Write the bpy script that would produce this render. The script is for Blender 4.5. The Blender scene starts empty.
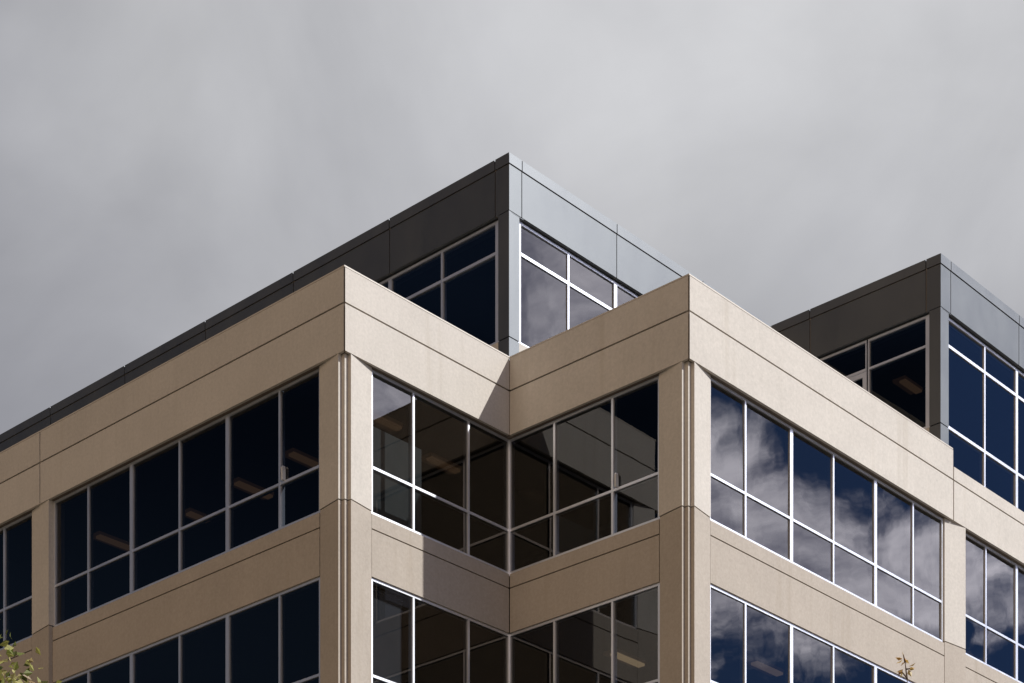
import bpy, bmesh, math, random
from mathutils import Vector, Matrix
random.seed(7)
R = math.radians
sc = bpy.context.scene
COL = sc.collection

# ------------------------------------------------------------------ layout
# X runs along the sunlit faces, Y along the shaded faces, P1 (front corner
# of the left wing) is at X=Y=0. All z below are given from the top-floor
# sill and lifted by LIFT.
LIFT = 18.52
AL = 0.7399981633974483
SN, CS = math.sin(AL), math.cos(AL)
CAM = (-26.345951566796465, -28.277014186261155, 1.6)
a, b = 4.555, -4.557
LB = 29.2            # far end of the left wing
RA = a + 29.2        # far end of the right wing
FH = 3.95
T, V, S, W, XR, YB = 4.372, 3.681, 2.789, 0.03, -0.257, -1.158
ZJ = .072     # joint between the upper and lower pier lengths
DS = 0.10            # spandrels and lower columns sit this far behind the parapet face
DW = 0.135           # window frames

# ------------------------------------------------------------------ helpers
def link(o):
    COL.objects.link(o); return o

def obj(name, bm, mat, parent=None, smooth=False):
    bmesh.ops.recalc_face_normals(bm, faces=bm.faces)
    me = bpy.data.meshes.new(name); bm.to_mesh(me); bm.free()
    if smooth:
        for p in me.polygons: p.use_smooth = True
    for m in (mat if isinstance(mat, (list, tuple)) else [mat]): me.materials.append(m)
    o = link(bpy.data.objects.new(name, me))
    if parent: o.parent = parent
    return o

def empty(name, label, cat, loc=(0, 0, 0), group=None):
    o = link(bpy.data.objects.new(name, None)); o.location = loc
    o['label'] = label; o['category'] = cat
    if group: o['group'] = group
    return o

def prism(bm, poly, z0, z1, lift=LIFT, mi=0):
    vb = [bm.verts.new((x, y, z0 + lift)) for x, y in poly]
    vt = [bm.verts.new((x, y, z1 + lift)) for x, y in poly]
    n = len(poly)
    fs = [bm.faces.new(vb[::-1]), bm.faces.new(vt)]
    for i in range(n):
        fs.append(bm.faces.new((vb[i], vb[(i + 1) % n], vt[(i + 1) % n], vt[i])))
    for f in fs: f.material_index = mi
    return vb + vt

class Face:
    """One facade plane: kind 'L' faces -X and runs along Y, kind 'R' faces -Y and runs along X."""
    def __init__(s, kind, p): s.k, s.p = kind, p
    def xy(s, u, d): return (s.p + d, u) if s.k == 'L' else (u, s.p + d)
    def box(s, bm, u0, u1, d0, d1, z0, z1, mi=0):
        prism(bm, [s.xy(u0, d0), s.xy(u1, d0), s.xy(u1, d1), s.xy(u0, d1)], z0, z1, mi=mi)
    def poly(s, bm, pts, z0, z1, mi=0):
        prism(bm, [s.xy(*q) for q in pts], z0, z1, mi=mi)

FL, FC, FQ, FR = Face('L', 0), Face('R', 0), Face('L', a), Face('R', b)

# ------------------------------------------------------------------ node helper
class NT:
    def __init__(s, tree): s.t = tree; s.n = tree.nodes; s.l = tree.links; s.n.clear()
    def put(s, sock, v):
        if isinstance(v, bpy.types.NodeSocket): s.l.new(v, sock)
        else: sock.default_value = v
    def math(s, op, x, y=None, z=None, clamp=False):
        n = s.n.new('ShaderNodeMath'); n.operation = op; n.use_clamp = clamp
        s.put(n.inputs[0], x)
        if y is not None: s.put(n.inputs[1], y)
        if z is not None: s.put(n.inputs[2], z)
        return n.outputs[0]
    def vmath(s, op, x, y=None, out=0):
        n = s.n.new('ShaderNodeVectorMath'); n.operation = op
        s.put(n.inputs[0], x)
        if y is not None:
            s.put(n.inputs['Scale' if op == 'SCALE' else 1], y)
        return n.outputs[out]
    def smooth(s, x, lo, hi, a0=0.0, a1=1.0):
        n = s.n.new('ShaderNodeMapRange'); n.interpolation_type = 'SMOOTHSTEP'
        s.put(n.inputs[0], x); s.put(n.inputs[1], lo); s.put(n.inputs[2], hi)
        s.put(n.inputs[3], a0); s.put(n.inputs[4], a1)
        return n.outputs[0]
    def mix(s, f, x, y, mode='MIX'):
        n = s.n.new('ShaderNodeMix'); n.data_type = 'RGBA'; n.blend_type = mode
        s.put(n.inputs[0], f)
        s.put(n.inputs[6], x if isinstance(x, bpy.types.NodeSocket) else (*x, 1))
        s.put(n.inputs[7], y if isinstance(y, bpy.types.NodeSocket) else (*y, 1))
        return n.outputs[2]
    def noise(s, vec, scale, detail=4, rough=.5, dist=0.0, out=0):
        n = s.n.new('ShaderNodeTexNoise')
        s.put(n.inputs['Vector'], vec); s.put(n.inputs['Scale'], scale)
        n.inputs['Detail'].default_value = detail; n.inputs['Roughness'].default_value = rough
        n.inputs['Distortion'].default_value = dist
        return n.outputs[out]
    def scalevec(s, vec, sc3, loc=(0, 0, 0)):
        n = s.n.new('ShaderNodeMapping'); s.l.new(vec, n.inputs['Vector'])
        n.inputs['Scale'].default_value = sc3; n.inputs['Location'].default_value = loc
        return n.outputs[0]
    def bump(s, h, strength, dist):
        n = s.n.new('ShaderNodeBump'); n.inputs['Strength'].default_value = strength
        n.inputs['Distance'].default_value = dist; s.l.new(h, n.inputs['Height'])
        return n.outputs[0]

def new_mat(name):
    m = bpy.data.materials.new(name); m.use_nodes = True
    t = NT(m.node_tree)
    out = t.n.new('ShaderNodeOutputMaterial')
    return m, t, out

def principled(t, out, **kw):
    p = t.n.new('ShaderNodeBsdfPrincipled')
    for k, v in kw.items(): t.put(p.inputs[k.replace('_', ' ')], v)
    t.l.new(p.outputs[0], out.inputs[0]); return p

def concrete(name, col, dark=.8):
    """precast concrete: fine sand grain, faint rain streaks, each panel a slightly different batch"""
    m, t, out = new_mat(name)
    g = t.n.new('ShaderNodeNewGeometry'); pos = g.outputs['Position']
    isl = g.outputs['Random Per Island']
    grain = t.noise(pos, 17, 6, .72)
    cloud = t.noise(pos, .9, 4, .55)
    streak = t.noise(t.scalevec(pos, (2.6, 2.6, .16)), 1.0, 4, .6)
    fstreak = t.noise(t.scalevec(pos, (9, 9, .35)), 1.0, 3, .6)
    v = t.math('MULTIPLY_ADD', t.math('SUBTRACT', grain, .5), .52, 1.0)
    v = t.math('MULTIPLY_ADD', t.math('SUBTRACT', cloud, .5), .22, v)
    v = t.math('MULTIPLY_ADD', t.math('SUBTRACT', fstreak, .5), .09, v)
    v = t.math('MULTIPLY_ADD', t.math('SUBTRACT', isl, .5), .10, v)
    base = t.vmath('SCALE', (*col,), v)
    stain = t.smooth(streak, .56, .74, 0, .36)
    c = t.mix(stain, base, tuple(x * y * dark for x, y in zip(col, (.97, .93, .86))))
    p = principled(t, out, Base_Color=c, Roughness=.88)
    p.inputs['Specular IOR Level'].default_value = .25
    pits = t.noise(pos, 160, 3, .6)
    t.l.new(t.bump(t.math('ADD', pits, t.math('MULTIPLY', grain, .8)), .25, .004), p.inputs['Normal'])
    return m

def metal(name, col, rough, metallic, var=.05):
    m, t, out = new_mat(name)
    g = t.n.new('ShaderNodeNewGeometry'); pos = g.outputs['Position']
    cl = t.noise(t.scalevec(pos, (1, 1, .5)), 1.6, 4, .55)
    v = t.math('MULTIPLY_ADD', t.math('SUBTRACT', cl, .5), .16, 1.0)
    v = t.math('MULTIPLY_ADD', t.math('SUBTRACT', g.outputs['Random Per Island'], .5), var, v)
    rr = t.math('MULTIPLY_ADD', t.math('SUBTRACT', cl, .5), .2, rough)
    p = principled(t, out, Base_Color=t.vmath('SCALE', (*col,), v), Roughness=rr, Metallic=metallic)
    t.l.new(t.bump(t.noise(pos, 1.1, 2), .12, .02), p.inputs['Normal'])
    return m

def plain(name, col, rough=.7, **kw):
    m, t, out = new_mat(name)
    g = t.n.new('ShaderNodeNewGeometry')
    v = t.math('MULTIPLY_ADD', t.math('SUBTRACT', t.noise(g.outputs['Position'], 3, 5), .5), .25, 1.0)
    principled(t, out, Base_Color=t.vmath('SCALE', (*col,), v), Roughness=rough, **kw)
    return m

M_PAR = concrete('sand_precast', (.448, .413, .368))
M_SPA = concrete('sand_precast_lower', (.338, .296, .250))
M_SOF = plain('shade_dark_soffit', (.10, .078, .06), .8)  # shade under the parapet lip is put into this dark brown
M_JNT = plain('joint_sealant', (.22, .18, .15), .9)
M_FRM = metal('satin_aluminium', (.70, .72, .77), .38, .8, .02)
M_PNL = metal('grey_metal_panel', (.122, .129, .134), .47, .82, .07)
M_CAP = metal('grey_coping', (.138, .145, .15), .47, .82, .05)
M_COP = metal('parapet_flashing', (.44, .40, .35), .6, .1, .02)
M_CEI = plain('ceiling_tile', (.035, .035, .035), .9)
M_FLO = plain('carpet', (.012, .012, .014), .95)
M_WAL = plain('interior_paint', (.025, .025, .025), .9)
M_SCR = plain('pale_screen', (.5, .52, .46), .8)
M_BLI = plain('grey_blind', (.4, .41, .42), .8)
M_ROOF = plain('roof_gravel', (.3, .29, .27), .95)
M_WHT = plain('white_plastic', (.42, .42, .42), .5)

F0 = .067
def glass_mat():
    m, t, out = new_mat('tinted_glazing')
    g = t.n.new('ShaderNodeNewGeometry')
    # roller-wave of heat-treated glass: very slight
    h = t.noise(t.scalevec(g.outputs['Position'], (1, 1, .55)), .9, 2, .4)
    nb = t.bump(h, .35, .006)
    cosi = t.math('ABSOLUTE', t.vmath('DOT_PRODUCT', g.outputs['Normal'], g.outputs['Incoming'], 1))
    fres = t.math('MULTIPLY_ADD', t.math('POWER', t.math('SUBTRACT', 1.0, cosi), 5.0), 1 - F0, F0)   # Schlick, same from both sides
    gl = t.n.new('ShaderNodeBsdfGlossy'); gl.inputs['Roughness'].default_value = 0.0
    gl.inputs['Color'].default_value = (1, 1, 1, 1); t.l.new(nb, gl.inputs['Normal'])
    tr = t.n.new('ShaderNodeBsdfTransparent'); tr.inputs['Color'].default_value = (.185, .195, .21, 1)
    mx = t.n.new('ShaderNodeMixShader')
    t.l.new(fres, mx.inputs[0]); t.l.new(tr.outputs[0], mx.inputs[1]); t.l.new(gl.outputs[0], mx.inputs[2])
    t.l.new(mx.outputs[0], out.inputs[0])
    return m
M_GLS = glass_mat()

# ------------------------------------------------------------------ building
BLD = empty('office_building', 'beige precast office block with stepped corners, ribbon windows and a grey top storey',
            'building', (0, 0, 0))
J = .018   # half width of open joints between panels

def panel_row(bm, face, cuts, z0, z1, ends=('butt', 'butt'), th=.06, d0=0.0):
    """a row of precast panels; 'mitre' ends are cut at 45 degrees for an outside corner"""
    n = len(cuts) - 1
    for i in range(n):
        u0, u1 = cuts[i], cuts[i + 1]
        if i > 0: u0 += J
        if i < n - 1: u1 -= J
        p0, p1 = (u0, d0), (u0, d0 + th)
        q0, q1 = (u1, d0), (u1, d0 + th)
        if i == 0 and ends[0] == 'mitre': p0, p1 = (u0 + .02, d0), (u0 + .02 + th, d0 + th)
        if i == n - 1 and ends[1] == 'mitre': q0, q1 = (u1 - .02, d0), (u1 - .02 - th, d0 + th)
        face.poly(bm, [p0, q0, q1, p1], z0, z1)

G = .017   # half of a reveal line
def parapet(face, cuts, ends, top2=None):
    bm = bmesh.new()
    panel_row(bm, face, cuts, S, V - G, ends)
    panel_row(bm, face, cuts, V + G, T - .03 if top2 is None else top2, ends)
    return obj('parapet', bm, M_PAR, BLD)

def backing(face, u0, u1, d0, d1, z0, z1):
    bm = bmesh.new(); face.box(bm, u0, u1, d0, d1, z0, z1)
    return obj('backing_wall', bm, M_JNT, BLD)

def coping(face, u0, u1, ends):
    bm = bmesh.new()
    z0, z1 = T - .03 + .002, T
    o = -.006
    pts = [(u0 + (o if ends[0] == 'm' else 0), o), (u1 - (o if ends[1] == 'm' else 0), o),
           (u1 - (.36 if ends[1] == 'm' else 0), .36), (u0 + (.36 if ends[0] == 'm' else 0), .36)]
    if ends[1] == 'c': pts[1] = (u1 + .0, o)
    face.poly(bm, pts, z0, z1)
    return obj('coping', bm, M_COP, BLD)

LJ = [0, 9.69, 19.0, 28.3, LB]
RJ = [a, 14.13, 23.45, 32.7, RA]
parapet(FL, LJ, ('mitre', 'butt'))
parapet(FC, [0, a - .014], ('mitre', 'butt'))
parapet(FQ, [b, -.0], ('mitre', 'butt'))
# the sunlit right face: full height up to the grey bay, lower under its glazing
parapet(FR, RJ[:2], ('mitre', 'butt'))
ZG2 = 3.98
bm = bmesh.new()
c2 = [RJ[1] + 2 * J] + RJ[2:]
panel_row(bm, FR, c2, S, V - G); panel_row(bm, FR, c2, V + G, ZG2)
obj('parapet', bm, M_PAR, BLD)
coping(FL, 0, LB, ('m', 'b')); coping(FC, 0, a, ('m', 'b')); coping(FQ, b, 0, ('m', 'b')); coping(FR, a, RJ[1] - .02, ('m', 'b'))

zb = S + .012
backing(FL, .04, LB - .02, .045, .33, zb, T - .035)
backing(FC, .335, a - .02, .045, .33, zb + .002, T - .037)
backing(FQ, b + .04, .32, .047, .33, zb + .004, T - .039)
backing(FR, a + .335, RJ[1] - .03, .045, .33, zb + .002, T - .036)
backing(FR, RJ[1] - .027, RA - .02, .045, .33, zb + .002, ZG2 - .03)

# --- columns -----------------------------------------------------------------
NS = .083
def corner_column(fl, fr, x, y, lower, z0, z1):
    """notched corner pier; its faces recede slightly from the corner towards the windows on the upper run"""
    d0, d1 = .006, DS - .002
    wl, wr = (.775, .79) if lower else (.80, .80)
    n = 2 * NS
    pts = [(x + d1, y + wl), (x + d0, y + d0 + n), (x + d0 + NS, y + d0 + n), (x + d0 + NS, y + d0 + NS),
           (x + d0 + n, y + d0 + NS), (x + d0 + n, y + d0), (x + wr, y + d1),
           (x + wr, y + .42), (x + .42, y + .42), (x + .42, y + wl)]
    bm = bmesh.new(); prism(bm, pts, z0, z1)
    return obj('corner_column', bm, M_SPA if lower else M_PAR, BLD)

def mid_column(face, u0, u1, near_deep, lower, z0, z1):
    e0, e1 = (DS - .004, .008) if near_deep else (.008, DS - .004)
    bm = bmesh.new(); face.poly(bm, [(u0, e0), (u1, e1), (u1, .42), (u0, .42)], z0, z1)
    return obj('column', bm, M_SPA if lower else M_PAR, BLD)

# window module (measured from the outside corner of a wing)
MOD = [.80, 1.985, 3.545, 5.05, 6.64, 8.135, 9.37]
BAY = 9.30
def bay_mods(k, u0):
    if k == 0: return [u0 + m for m in MOD]
    s = u0 + 10.13 + (k - 1) * BAY
    return [s + m for m in (0, 1.13, 2.55, 4.05, 5.63, 7.13, 8.52)]
COLS = [(9.37, 10.13)] + [(10.13 + k * BAY - (BAY - 8.52), 10.13 + k * BAY) for k in (1, 2)]
COLS = [c for c in COLS if c[1] < 29.3]

def spandrel(face, u0, u1, wz, ends=('b', 'b')):
    """two-panel band below a sill: shallow upper strip, reveal, taller lower strip"""
    bm = bmesh.new()
    face.box(bm, u0 + .009, u1 - .009, DS, DS + .12, wz + XR + .013, wz + W)
    face.box(bm, u0 + .009, u1 - .009, DS, DS + .12, wz + YB, wz + XR - .013)
    face.box(bm, u0 + .004, u1 - .004, DS + .035, DS + .3, wz + YB + .006, wz + W - .006, mi=1)
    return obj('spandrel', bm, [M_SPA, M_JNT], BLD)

GLD = .032
def window(face, mods, zb, zt, trans, thick=(), dw=DW, wide=(.052, .052), skip=(), tw=.05, nm=True, parent=None, bot=.08, top=.05):
    """perimeter frame (the part) with mullions, transoms and glazing as its sub-parts"""
    u0, u1 = mods[0], mods[-1]
    bm = bmesh.new()
    face.box(bm, u0, u0 + wide[0], dw, dw + .13, zb, zt)
    face.box(bm, u1 - wide[1], u1, dw, dw + .13, zb, zt)
    face.box(bm, u0 + wide[0], u1 - wide[1], dw + .001, dw + .13, zb, zb + bot)
    face.box(bm, u0 + wide[0], u1 - wide[1], dw + .001, dw + .13, zt - top, zt)
    fr = obj('window', bm, M_FRM, BLD)
    hw = {m: (.05 if i in thick else .025) for i, m in enumerate(mods)}
    for i, m in enumerate(mods[1:-1], 1):
        bm = bmesh.new(); w = hw[m]
        face.box(bm, m - w, m + w, dw + .003, dw + .125, zb + bot, zt - top)
        obj('mullion', bm, M_FRM, fr)
    for tz in trans:
        bm = bmesh.new()
        for i in range(len(mods) - 1):
            l = mods[i] + (wide[0] if i == 0 else hw[mods[i]])
            r = mods[i + 1] - (wide[1] if i == len(mods) - 2 else hw[mods[i + 1]])
            face.box(bm, l, r, dw + .006, dw + .12, tz - tw / 2, tz + tw / 2)
        obj('transom', bm, M_FRM, fr)
    bm = bmesh.new()
    zs = [zb + bot] + list(trans) + [zt - top]
    for i in range(len(mods) - 1):
        for j in range(len(zs) - 1):
            l, r, z0, z1 = mods[i] + .012, mods[i + 1] - .012, zs[j] - .012, zs[j + 1] + .012
            tx, tz = random.gauss(0, .0028), random.gauss(0, .0028)   # every pane hangs a hair out of true
            hu, hz = (r - l) / 2, (z1 - z0) / 2
            q = []
            for su, sz in ((-1, -1), (1, -1), (1, 1), (-1, 1)):
                d = dw + GLD + su * hu * tx + sz * hz * tz
                x, y = face.xy((l + r) / 2 + su * hu, d)
                q.append(bm.verts.new((x, y, (z0 + z1) / 2 + sz * hz + LIFT)))
            bm.faces.new(q)
    obj('glazing', bm, M_GLS, fr)
    return fr

WIN = {}
for k in range(5):
    wz = -FH * k
    zt = S - .002 if k == 0 else wz + FH + YB - .006
    zb_ = wz + W - .02
    tr = [wz + .94]
    # bays of the long faces
    for j in range(3):
        e = (2, 4)
        m = bay_mods(j, 0); m[-1] = min(m[-1], LB - .5)
        WIN['L', k, j] = window(FL, m, zb_, zt, tr, e)
        m = bay_mods(j, a); m[-1] = min(m[-1], RA - .5)
        WIN['R', k, j] = window(FR, m, zb_, zt, tr, e)
    WIN['C', k] = window(FC, [.805, 1.955, 3.50, a + DW], zb_, zt, tr, (), wide=(.052, .026))
    WIN['Q', k] = window(FQ, [b + .80, b + 1.985, b + 3.485, -.0 + DW - .002], zb_, zt, tr, (), wide=(.052, .026))
    # spandrels
    spandrel(FL, .79, 9.37, wz); spandrel(FR, a + .79, a + 9.37, wz)
    spandrel(FC, .79, a + DS - .004, wz); spandrel(FQ, b + .79, DS - .003, wz)
    for (c0, c1), (n0, n1) in zip(COLS, COLS[1:] + [(LB - .02, 0)]):
        spandrel(FL, c1, n0, wz); spandrel(FR, a + c1, a + n0, wz)
    # columns: window run, then the run beside the spandrel
    zlo = wz + YB if k < 4 else wz + YB - 1.4
    up = (wz + ZJ + .012, S + .004 if k == 0 else wz + FH + YB)
    lo = (wz + YB + (.0 if k < 4 else -1.5), wz + ZJ - .012)
    for lower, (z0, z1) in ((k > 0, up), (True, lo)):
        corner_column(FL, FC, 0, 0, lower, z0, z1)
        corner_column(FQ, FR, a, b, lower, z0, z1)
        for c0, c1 in COLS:
            mid_column(FL, c0 + .004, c1 - .004, False, lower, z0, z1)
            mid_column(FR, a + c0 + .004, a + c1 - .004, True, lower, z0, z1)

# plinth below the lowest spandrels, down to the ground
zg = -LIFT
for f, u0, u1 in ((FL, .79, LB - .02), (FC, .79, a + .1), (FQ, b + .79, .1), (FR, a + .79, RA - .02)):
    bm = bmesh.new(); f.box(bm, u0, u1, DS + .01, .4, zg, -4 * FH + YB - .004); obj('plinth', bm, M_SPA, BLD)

def footprint(i):
    return [(i, LB - i), (i, i), (a + i, i), (a + i, b + i), (RA - i, b + i), (RA - i, LB - i)]
def slab(name, i, z0, z1, m, mi=None):
    bm = bmesh.new(); prism(bm, footprint(i), z0, z1)
    for f in bm.faces:
        if mi is not None and f.normal.z > .5: f.material_index = 0
    return obj(name, bm, m, BLD)
for k in range(5):
    wz = -FH * k
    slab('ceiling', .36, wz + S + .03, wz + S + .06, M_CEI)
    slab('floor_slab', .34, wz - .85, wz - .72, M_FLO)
slab('roof_terrace', .335, 3.02, 3.32, M_ROOF)
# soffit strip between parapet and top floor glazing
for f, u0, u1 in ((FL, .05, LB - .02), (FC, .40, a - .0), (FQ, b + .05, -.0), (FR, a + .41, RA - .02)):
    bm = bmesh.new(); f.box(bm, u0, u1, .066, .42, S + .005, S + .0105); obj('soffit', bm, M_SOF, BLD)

# core and inner partitions, seen faintly through the glass
bm = bmesh.new()
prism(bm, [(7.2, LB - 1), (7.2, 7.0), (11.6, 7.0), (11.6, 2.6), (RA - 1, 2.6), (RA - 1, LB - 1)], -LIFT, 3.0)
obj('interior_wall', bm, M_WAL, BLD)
for i, wz in ((0, 0), (1, -FH)):
    bm = bmesh.new(); prism(bm, [(7.0, 12.6), (7.0, 12.75), (.6, 12.75), (.6, 12.6)], wz - .7, wz + S)
    obj('partition', bm, M_WAL, BLD)
bm = bmesh.new(); prism(bm, [(.98, .72), (2.75, .72), (2.75, .78), (.98, .78)], -.7, 2.1)
obj('partition', bm, M_SCR, BLD)

# far walls of the block so that it is closed at the back
bm = bmesh.new()
prism(bm, [(0.0, LB - .015), (RA, LB - .015), (RA, LB + .2), (0, LB + .2)], -LIFT, T - .1)
prism(bm, [(RA - .015, b + .3), (RA + .2, b + .3), (RA + .2, LB - .02), (RA - .015, LB - .02)], -LIFT, ZG2 - .1)
prism(bm, [(0.2, LB + .2), (0.2, LB - .3), (RA - .3, LB - .3), (RA - .3, LB + .2)], 3.3, 3.31)
obj('rear_wall', bm, M_SPA, BLD)

# ---- grey top storey ---------------------------------------------------------
gA, gB, hA, hB = a + .15, .155, 13.85, b + .15
GL, GC, GQ, GR = Face('L', gA), Face('R', gB), Face('L', hA), Face('R', hB)
ZF, ZC, ZT = 7.475, 8.415, 8.635
g = .012
def gpanels(face, cuts, ends):
    """fascia of metal panels with a separate coping strip, open joints between"""
    bm = bmesh.new(); bc = bmesh.new()
    n = len(cuts) - 1
    for i in range(n):
        u0, u1 = cuts[i] + (g if i else 0), cuts[i + 1] - (g if i < n - 1 else 0)
        for m_, z0, z1, d in ((bm, ZF, ZC - g, 0.0), (bc, ZC + g, ZT, -.012)):
            p0, p1, q0, q1 = (u0, d), (u0, .1), (u1, d), (u1, .1)
            if i == 0 and ends[0] == 'm': p0, p1 = (u0 + d + .004, d), (u0 + .1, .1)
            face.poly(m_, [p0, q0, q1, p1], z0, z1)
    obj('fascia', bm, M_PNL, BLD); obj('coping', bc, M_CAP, BLD)
    bk = bmesh.new(); face.box(bk, cuts[0] + .03, cuts[-1] - .01, .025, .3, ZF + .008, ZT - .02)
    obj('backing_wall', bk, M_JNT, BLD)
gpanels(GL, [gB, .54] + [.54 + 3.093 * k for k in range(1, 10)], ('m', 'b'))
gpanels(GC, [gA, 5.09, 8.14, 11.19, hA - .01], ('m', 'b'))
gpanels(GQ, [hB, -4.04, -.95, gB - .02], ('m', 'b'))
gpanels(GR, [hA, 14.28, 17.355, 20.43, 23.5, 26.6, 29.65, RA], ('m', 'b'))
ZCU = 4.90
# corner piers
def gpier(x, y, w, l, z0, z1):
    bm = bmesh.new(); prism(bm, [(x, y + l), (x, y), (x + w, y), (x + w, y + .3), (x + .3, y + .3), (x + .3, y + l)], z0, z1)
    obj('corner_column', bm, M_PNL, BLD)
gpier(gA + .004, gB + .004, .31, .30, ZCU + .012, ZF - g); gpier(hA + .004, hB + .004, .345, .285, ZCU + .012, ZF - g)
gpier(gA + .004, gB + .004, .305, .30, 3.1, ZCU - .012); gpier(hA + .004, hB + .004, .345, .285, 3.1, ZCU - .012)
# curbs below the glazing
for f, u0, u1 in ((GL, gB + .305, LB - .3), (GC, gA + .315, hA), (GQ, hB + .29, gB)):
    bm = bmesh.new(); f.box(bm, u0, u1, .02, .35, 3.1, ZCU); obj('curb', bm, M_PAR, BLD)
zt = ZF - .03
GW = .115
gm = [gB + .31, 2.16, 3.72, 5.25, 6.81, 8.35, 9.9, 11.45, 13.0, 14.5, 16.1, 17.6, 19.2, 20.7, 22.3, 23.8, 25.4, 26.9, LB - .4]
w = window(GL, gm, ZCU, zt, [6.80], (2, 4, 6, 8, 10, 12, 14, 16), dw=.09, wide=(.155, .1), tw=.06)
window(GC, [gA + .315, 6.66, 8.215, 9.75, 11.3, 12.8, hA + .05], ZCU, zt, [6.80], (2, 4), dw=.09, wide=(.14, .06), tw=.065)
window(GQ, [hB + .29, -2.47], ZCU, zt, [6.775], (), dw=.09, wide=(.145, .03))
window(GQ, [-2.43, -.95, gB], 6.745, zt, [], (), dw=.09, wide=(.03, .06), bot=.06)
window(GR, [hA + .35, 15.95, 17.43, 19.0, 20.5, 22.1, 23.6, 25.2, 26.7, 28.3, 29.8, 31.3, RA - .3], ZG2 + .004, zt, [6.82, 5.005], (2, 4, 6, 8, 10), dw=.09, wide=(.125, .1), tw=.065, bot=.05)
# terrace door in the shaded bay
bm = bmesh.new()
for u0, u1, z0, z1 in ((-2.425, -2.32, 3.35, 6.74), (-1.37, -1.27, 3.35, 6.74), (-2.32, -1.37, 6.63, 6.74), (-2.32, -1.37, 3.35, 3.6)):
    GQ.box(bm, u0, u1, .1, .16, z0, z1)
dr = obj('terrace_door', bm, M_FRM, BLD)
bm = bmesh.new(); GQ.box(bm, -2.33, -1.36, .128, .132, 3.55, 6.65); obj('glazing', bm, M_GLS, dr)
bm = bmesh.new(); GQ.box(bm, -1.27, gB, .12, .17, ZCU, 6.74); obj('infill_panel', bm, M_PNL, BLD)
# ceiling, roof and core of the grey storey
def gfoot(i): return [(gA + i, LB - .3), (gA + i, gB + i), (hA + i, gB + i), (hA + i, hB + i), (RA - .2, hB + i), (RA - .2, LB - .3)]
for nm, i, z0, z1, m in (('ceiling', .32, ZF + .02, ZF + .05, M_CEI), ('roof', .31, ZF + .3, ZT - .25, M_ROOF)):
    bm = bmesh.new(); prism(bm, gfoot(i), z0, z1); obj(nm, bm, m, BLD)
for f, u0, u1 in ((GL, gB, LB - .3), (GC, gA + .45, hA + .3), (GQ, hB, gB + .4), (GR, hA + .45, RA - .2)):
    bm = bmesh.new(); f.box(bm, u0, u1, .085, .44, ZF - .0265, ZF - .0165); obj('soffit', bm, M_PNL, BLD)
bm = bmesh.new()
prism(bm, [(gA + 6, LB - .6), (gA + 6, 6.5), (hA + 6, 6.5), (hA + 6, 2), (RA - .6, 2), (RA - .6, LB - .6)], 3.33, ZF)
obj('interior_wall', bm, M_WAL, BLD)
bm = bmesh.new(); prism(bm, [(gA - .0, LB - .29), (RA, LB - .29), (RA, LB - .1), (gA, LB - .1)], 3.33, ZT - .05)
obj('rear_wall', bm, M_PNL, BLD)

# ------------------------------------------------------------------ things inside the rooms
def emit_mat(name, col, s):
    m, t, out = new_mat(name)
    p = principled(t, out, Base_Color=(.06, .045, .03, 1), Roughness=.6)
    p.inputs['Emission Color'].default_value = (*col, 1); p.inputs['Emission Strength'].default_value = s
    return m
M_LAMP = emit_mat('warm_lamp_cover', (1, .55, .27), .085)
M_LAMP2 = emit_mat('bright_lamp_cover', (1, .68, .35), .42)
M_HOUS = emit_mat('lamp_housing', (1, .5, .25), .022)
M_LAMP3 = emit_mat('faint_lamp_cover', (1, .68, .45), .2)
def ceiling_light(label, x, y, zc, ln=1.0, mat=None):
    t = empty('ceiling_light', label, 'ceiling light', (x, y, zc + LIFT), 'warm ceiling lights behind the dark windows')
    bm = bmesh.new(); prism(bm, [(-ln / 2, -.17), (ln / 2, -.17), (ln / 2, .17), (-ln / 2, .17)], -.07, -.002, 0)
    obj('housing', bm, M_HOUS, t)
    bm = bmesh.new(); prism(bm, [(-ln / 2 + .03, -.165), (ln / 2 - .03, -.165), (ln / 2 - .03, .0), (-ln / 2 + .03, .0)], -.12, -.071, 0)
    obj('diffuser', bm, mat or M_LAMP, t)
zc = S + .03
ceiling_light('dim warm ceiling light behind the leftmost tall panes of the shaded left facade', 2.3, 10.1, zc, 1.1)
ceiling_light('short warm ceiling light behind the middle panes of the shaded left facade', 2.66, 7.65, zc, .6)
ceiling_light('warm ceiling light left of the last mullion before the left corner column', 2.61, 5.72, zc, 1.0)
ceiling_light('warm ceiling light beside the left corner column, above the white latch', 2.55, 3.86, zc, 1.1)
ceiling_light('warm ceiling light in the first pane of the recessed corner, right of the left column', 2.35, 1.45, zc, .9)
ceiling_light('warm ceiling light at the middle mullion of the recessed corner window', 4.5, 1.9, zc, .9)
ceiling_light('brightest warm ceiling light, one floor down beside the right corner column', 7.3, -.75, zc - FH, 1.0, M_LAMP2)
ceiling_light('faint warm ceiling light behind the lower panes of the sunlit right facade', 9.7, -2.6, zc - FH, 1.0, M_LAMP3)
ceiling_light('warm ceiling light inside the grey storey beside the terrace door', 16.4, -2.0, ZF + .02, .8)

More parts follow.
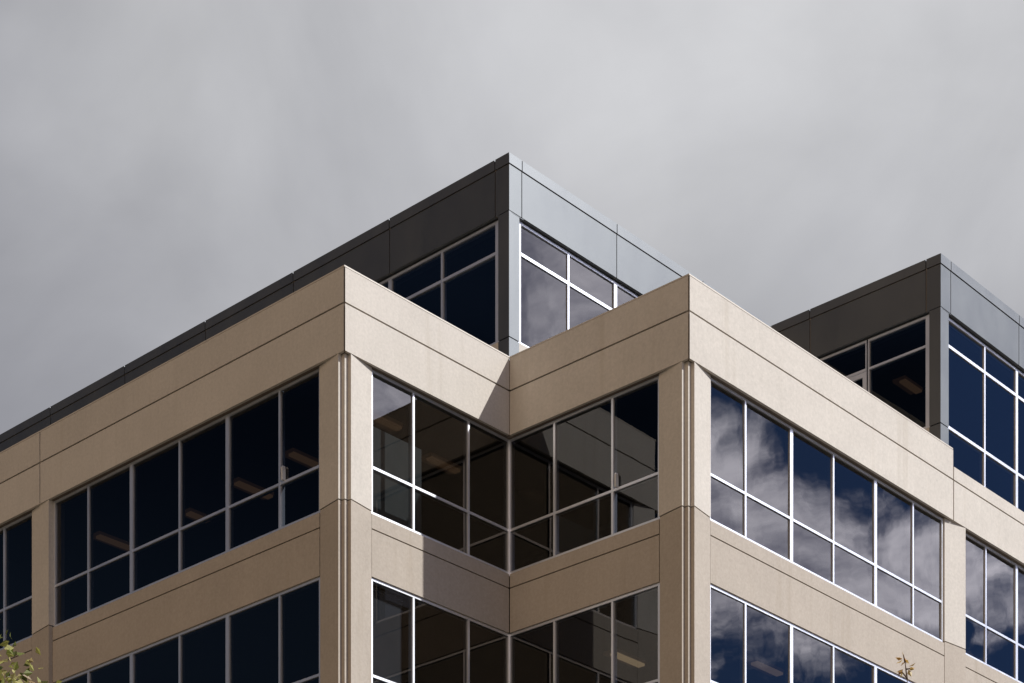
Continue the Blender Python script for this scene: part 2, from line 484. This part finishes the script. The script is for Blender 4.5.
def blind(label, face, u0, u1, d, z0, z1, mat):
    t = empty('roller_blind', label, 'blind', (*face.xy((u0 + u1) / 2, d), z1 + LIFT))
    bm = bmesh.new(); face.box(bm, u0, u1, d, d + .006, z0, z1 - .06)
    o = obj('blind_cloth', bm, mat, t); o.matrix_parent_inverse = Matrix.Translation(-Vector(t.location))
    bm = bmesh.new(); face.box(bm, u0, u1, d - .025, d + .035, z1 - .06, z1)
    o = obj('blind_roller', bm, M_FRM, t); o.matrix_parent_inverse = Matrix.Translation(-Vector(t.location))
blind('grey roller blind drawn in the lower window right of the left column', FC, .92, 1.85, .36, -FH + .1, -FH + S - .06, M_BLI)

def latch(label, face, u, z):
    """short white upright on the transom inside the pane"""
    t = empty('window_closer', label, 'window closer', (*face.xy(u, DW - .006), z + LIFT))
    bm = bmesh.new(); prism(bm, [(-.04, -.022), (.04, -.022), (.04, .022), (-.04, .022)], 0, .24, 0); obj('closer_body', bm, M_WHT, t)
    bm = bmesh.new(); prism(bm, [(-.03, -.02), (.03, -.02), (.03, .02), (-.03, .02)], .24, .27, 0); obj('closer_cap', bm, M_FRM, t)
latch('white window closer standing on the transom beside the left corner column', FL, 1.86, .97)
latch('white window closer standing on the transom in the recessed corner, near the right column', FQ, b + 1.87, .97)

# ------------------------------------------------------------------ trees
def leaf_mat(name, cols):
    m, t, out = new_mat(name)
    g_ = t.n.new('ShaderNodeNewGeometry')
    cr = t.n.new('ShaderNodeValToRGB'); t.l.new(g_.outputs['Random Per Island'], cr.inputs[0])
    el = cr.color_ramp.elements
    while len(el) < len(cols): el.new(.5)
    for i, c in enumerate(cols): el[i].position = i / (len(cols) - 1); el[i].color = (*c, 1)
    p = t.n.new('ShaderNodeBsdfPrincipled'); t.l.new(cr.outputs[0], p.inputs['Base Color']); p.inputs['Roughness'].default_value = .5
    tl = t.n.new('ShaderNodeBsdfTranslucent'); t.l.new(cr.outputs[0], tl.inputs[0])
    mx = t.n.new('ShaderNodeMixShader'); mx.inputs[0].default_value = .35
    t.l.new(p.outputs[0], mx.inputs[1]); t.l.new(tl.outputs[0], mx.inputs[2]); t.l.new(mx.outputs[0], out.inputs[0])
    return m
M_LEAF = leaf_mat('olive_leaves', [(.07, .08, .02), (.15, .17, .035), (.28, .28, .07), (.42, .38, .15), (.2, .12, .05)])
M_AUT = leaf_mat('autumn_leaves', [(.42, .16, .05), (.6, .33, .10), (.62, .46, .14), (.2, .07, .03), (.5, .42, .12)])
M_BARK = plain('bark', (.11, .08, .06), .95)

def limb(bm, p, q, r0, r1, n=7, wob=.0):
    p, q = Vector(p), Vector(q); ax = (q - p).normalized()
    s = ax.orthogonal().normalized(); t = ax.cross(s)
    rings = []
    for f in (0, .5, 1):
        c = p.lerp(q, f) + (s * random.uniform(-wob, wob) if f == .5 else Vector())
        r = r0 + (r1 - r0) * f
        rings.append([bm.verts.new(c + (s * math.cos(i * 2 * math.pi / n) + t * math.sin(i * 2 * math.pi / n)) * r) for i in range(n)])
    for A, B in zip(rings, rings[1:]):
        for i in range(n): bm.faces.new((A[i], A[(i + 1) % n], B[(i + 1) % n], B[i]))
    bm.faces.new(rings[0]); bm.faces.new(rings[-1])

def leaf(bm, c, size, d=None):
    """one folded pointed leaf"""
    d = d or Vector((random.gauss(0, 1), random.gauss(0, 1), random.gauss(-.2, .7))).normalized()
    s = d.orthogonal().normalized()
    s = (Matrix.Rotation(random.uniform(0, 6.28), 3, d) @ s); n = d.cross(s)
    l, w_ = size, size * .32
    v = [bm.verts.new(c), bm.verts.new(c + d * l * .45 + s * w_ + n * w_ * .4), bm.verts.new(c + d * l), bm.verts.new(c + d * l * .45 - s * w_ + n * w_ * .4), ]
    bm.faces.new((v[0], v[1], v[2])); bm.faces.new((v[0], v[2], v[3]))

def tree(name, label, base, height, cr, cz, trunk_r, nclump, per, lsize, mat, leader=None):
    t = empty(name, label, 'tree', base)
    tb = bmesh.new(); cb = bmesh.new()
    ch = cz[1] - cz[0]
    limb(tb, (0, 0, 0), (0.05, .02, cz[0] + .3), trunk_r, trunk_r * .7, 10, .05)
    limb(tb, (0.05, .02, cz[0] + .3), (0, .05, cz[1] - .6), trunk_r * .7, trunk_r * .12, 8, .1)
    cc = Vector((0, 0, (cz[0] + cz[1]) / 2))
    for i in range(nclump):
        while True:
            v = Vector((random.uniform(-1, 1), random.uniform(-1, 1), random.uniform(-1, 1)))
            if .35 < v.length < 1: break
        v *= random.uniform(.85, 1.06)
        c = cc + Vector((v.x * cr, v.y * cr, v.z * ch / 2))
        if i % 2 == 0:
            s0 = Vector((0, 0, min(max(c.z - abs(v.x) * cr * .6 - .4, cz[0]), cz[1] - 1)))
            limb(tb, s0, c, trunk_r * .22, .008, 5, .08)
        rr = random.uniform(.22, .5)
        for _ in range(per):
            o = Vector((random.gauss(0, 1), random.gauss(0, 1), random.gauss(0, .8))) * rr * .6
            leaf(cb, c + o, lsize * random.uniform(.6, 1.25))
    if leader:
        pts, lv = leader
        for p, q in pts: limb(tb, p, q, .012, .006, 5)
        for c, d in lv: leaf(cb, Vector(c), lsize * random.uniform(.8, 1.2), Vector(d).normalized())
    obj('trunk', tb, M_BARK, t, True); obj('crown', cb, mat, t)
    return t

def at(px, py, D):
    """world point on the sight line of photo position (px, py) at distance D along the lens axis - used to stand the trees where they stand"""
    X = (px - 512) / 2070.8 * D; z = CAM[2] + (1409.44 - py) / 2070.8 * D
    return Vector((CAM[0] + X * SN + D * CS, CAM[1] - X * CS + D * SN, z))
p = at(-196, 640, 25.0)
tree('leafy_tree', 'olive green leafy tree at the lower left corner before the shaded facade',
     (p.x, p.y, 0), 11.8, 2.95, (4.6, 11.85), .17, 800, 130, .125, M_LEAF)
p = at(906, 668, 24.0); top = at(905, 652, 24.0).z
base = Vector((p.x, p.y, 0))
ux, uy = SN, -CS     # sideways as seen from the street
def L(dx, z): return (ux * dx, uy * dx, z)
zl = top
lead = ([(L(0, 9.0), L(.015, zl - .32)), (L(.015, zl - .32), L(-.01, zl - .12)), (L(-.01, zl - .12), L(-.03, zl - .03)), (L(.012, zl - .30), L(-.055, zl - .22)), (L(0, zl - .2), L(.045, zl - .19))],
        [(L(-.03, zl - .07), L(-.2, 1)), (L(-.02, zl - .06), L(.25, -.8)), (L(-.02, zl - .09), L(.5, -.4)), (L(-.04, zl - .08), L(-1, .2)), (L(-.04, zl - .09), L(-.9, -.5)),
         (L(-.01, zl - .12), L(-.7, -.6)), (L(.03, zl - .19), L(1, -.2)), (L(.03, zl - .17), L(.9, .5)), (L(.03, zl - .2), L(.4, -1)), (L(.04, zl - .2), L(1, .2)),
         (L(-.04, zl - .2), L(-.6, -.9)), (L(-.05, zl - .22), L(-.2, -1)), (L(-.03, zl - .2), L(-1, -.4))])
tree('young_tree', 'young autumn tree whose top twig of russet leaves rises before the sunlit right facade',
     base, 10.3, 1.6, (3.4, zl - .75), .09, 130, 55, .08, M_AUT, lead)

# ------------------------------------------------------------------ ground
def ground_mat(name, c1, c2, s):
    m, t, out = new_mat(name)
    g_ = t.n.new('ShaderNodeNewGeometry')
    f = t.noise(g_.outputs['Position'], s, 8, .6)
    principled(t, out, Base_Color=t.mix(f, c1, c2), Roughness=.9)
    return m
bm = bmesh.new()
v = [bm.verts.new(q) for q in ((-3000, -3000, 0), (3000, -3000, 0), (3000, 3000, 0), (-3000, 3000, 0))]; bm.faces.new(v)
o = obj('ground', bm, ground_mat('dry_ground', (.17, .14, .10), (.12, .10, .07), .3)); o['kind'] = 'structure'
bm = bmesh.new()
prism(bm, [(-6, LB + 6), (-6, b - 6), (RA + 6, b - 6), (RA + 6, LB + 6)], 0, .12, 0)
o = obj('pavement', bm, ground_mat('paving', (.22, .19, .16), (.17, .15, .125), 1.2)); o['kind'] = 'structure'

# ------------------------------------------------------------------ light and sky
SUN = Vector((.515, -1.0, .888)).normalized()
sd = bpy.data.lights.new('sun', 'SUN'); sd.energy = 3.9; sd.angle = R(.53); sd.color = (1, .985, .955)
so = link(bpy.data.objects.new('sun', sd)); so.rotation_euler = SUN.to_track_quat('Z', 'Y').to_euler(); so.location = (0, 0, 60)

wd = bpy.data.worlds.new('World'); sc.world = wd; wd.use_nodes = True
t = NT(wd.node_tree)
out = t.n.new('ShaderNodeOutputWorld'); bg = t.n.new('ShaderNodeBackground'); bg.inputs[1].default_value = .1
sky = t.n.new('ShaderNodeTexSky'); sky.sky_type = 'NISHITA'; sky.sun_disc = False
sky.sun_elevation = math.asin(SUN.z); sky.sun_rotation = math.atan2(SUN.x, SUN.y)
tc = t.n.new('ShaderNodeTexCoord'); d = tc.outputs['Generated']
sx = t.n.new('ShaderNodeSeparateXYZ'); t.l.new(d, sx.inputs[0]); dz = sx.outputs[2]
f = t.vmath('DOT_PRODUCT', d, (CS, SN, 0), 1)      # ahead of the viewer
r = t.vmath('DOT_PRODUCT', d, (SN, -CS, 0), 1)     # to the right, where the sun is
flat = t.math('DIVIDE', 1.0, t.math('ADD', t.math('MAXIMUM', dz, 0.0), .35))
P = t.vmath('SCALE', d, flat)
nb = t.noise(P, 15.0, 10, .58, .3)
nbig = t.noise(P, 3.4, 3, .5, .2)
nf = t.noise(d, 5.0, 6, .52, .5)
ahead = t.smooth(f, .30, .62)
right = t.smooth(r, -.2, .7)
# clear blue, deepest opposite the sun
blue = t.vmath('MULTIPLY', sky.outputs[0], t.mix(right, t.mix(t.smooth(dz, .34, .44), (.13, .135, .15), t.mix(t.smooth(dz, .43, .485), (.052, .062, .078), (.16, .185, .235))), (.145, .25, .48)))
# broken sunlit cumulus low on the sun's side
dzs = t.math('MULTIPLY_ADD', t.math('SUBTRACT', f, .17), .42, dz)   # the bank's top slopes down to the right
bias = t.smooth(dzs, .40, .453, .21, -.26)
bias = t.math('ADD', bias, t.math('MULTIPLY', t.smooth(dz, .447, .475, 0, .45), t.smooth(f, .19, .24, 1, .25)))
bias = t.math('ADD', bias, t.smooth(dz, .325, .37, -.30, 0))
bias = t.math('ADD', bias, t.smooth(f, .05, .10, .2, 0))
dens = t.smooth(t.math('ADD', t.math('ADD', nb, bias), t.math('MULTIPLY', t.math('SUBTRACT', nbig, .5), .45)), .42, .70)
dens = t.math('MULTIPLY', dens, t.smooth(r, -.3, .3))
dens = t.math('MULTIPLY', dens, t.smooth(dz, .52, .66, 1, .1))
dens = t.math('MULTIPLY', dens, t.smooth(f, -.4, -.05, .1, 1))
cum = t.mix(t.smooth(nb, .36, .70), (8.0, 8.0, 10.6), (28, 27.0, 30.0))
c = t.mix(dens, blue, cum)
# unseen warm hazy cloud added behind the viewer's left shoulder to light the shaded faces
lb = t.vmath('DOT_PRODUCT', d, tuple(Vector((-.90, -.28, .36)).normalized()), 1)
c = t.mix(t.math('MULTIPLY', t.smooth(lb, .79, .93), t.smooth(nbig, .25, .6, .75, 1)), c, (10.8, 8.0, 5.5))
# slack grey overcast ahead, behind the building, thinner and brighter higher up
bx = t.math('DIVIDE', t.math('SUBTRACT', r, .11), .42)
by = t.math('DIVIDE', t.math('SUBTRACT', dz, .57), .21)
ln = t.math('SQRT', t.math('ADD', t.math('MULTIPLY', bx, bx), t.math('MULTIPLY', by, by)))
ln = t.math('ADD', ln, t.math('MULTIPLY', t.math('SUBTRACT', nf, .5), 1.1))
over = t.mix(t.smooth(ln, -.05, 1.15), (4.5, 4.53, 4.66), (2.0, 2.03, 2.26))
mott = t.noise(t.scalevec(d, (1, 1, 1.5)), 7.0, 7, .5, .35)
over = t.vmath('SCALE', over, t.math('MULTIPLY_ADD', t.math('SUBTRACT', mott, .5), .52, 1.0))
c = t.mix(ahead, c, over)
t.l.new(c, bg.inputs[0]); t.l.new(bg.outputs[0], out.inputs[0])

# ------------------------------------------------------------------ camera
cd = bpy.data.cameras.new('camera'); cam = link(bpy.data.objects.new('camera', cd))
cd.sensor_width = 36; cd.sensor_fit = 'HORIZONTAL'; cd.lens = 36 * 2070.8153 / 1024
cd.shift_y = (1409.4439 - 341.5) / 1024; cd.clip_end = 8000
cam.location = CAM; cam.rotation_euler = (R(90), 0, AL - R(90))
sc.camera = cam
vs = sc.view_settings; vs.view_transform = 'Standard'; vs.look = 'None'; vs.gamma = 1; vs.exposure = .55
sc.cycles.max_bounces = 10; sc.cycles.transparent_max_bounces = 16; sc.cycles.use_denoising = True
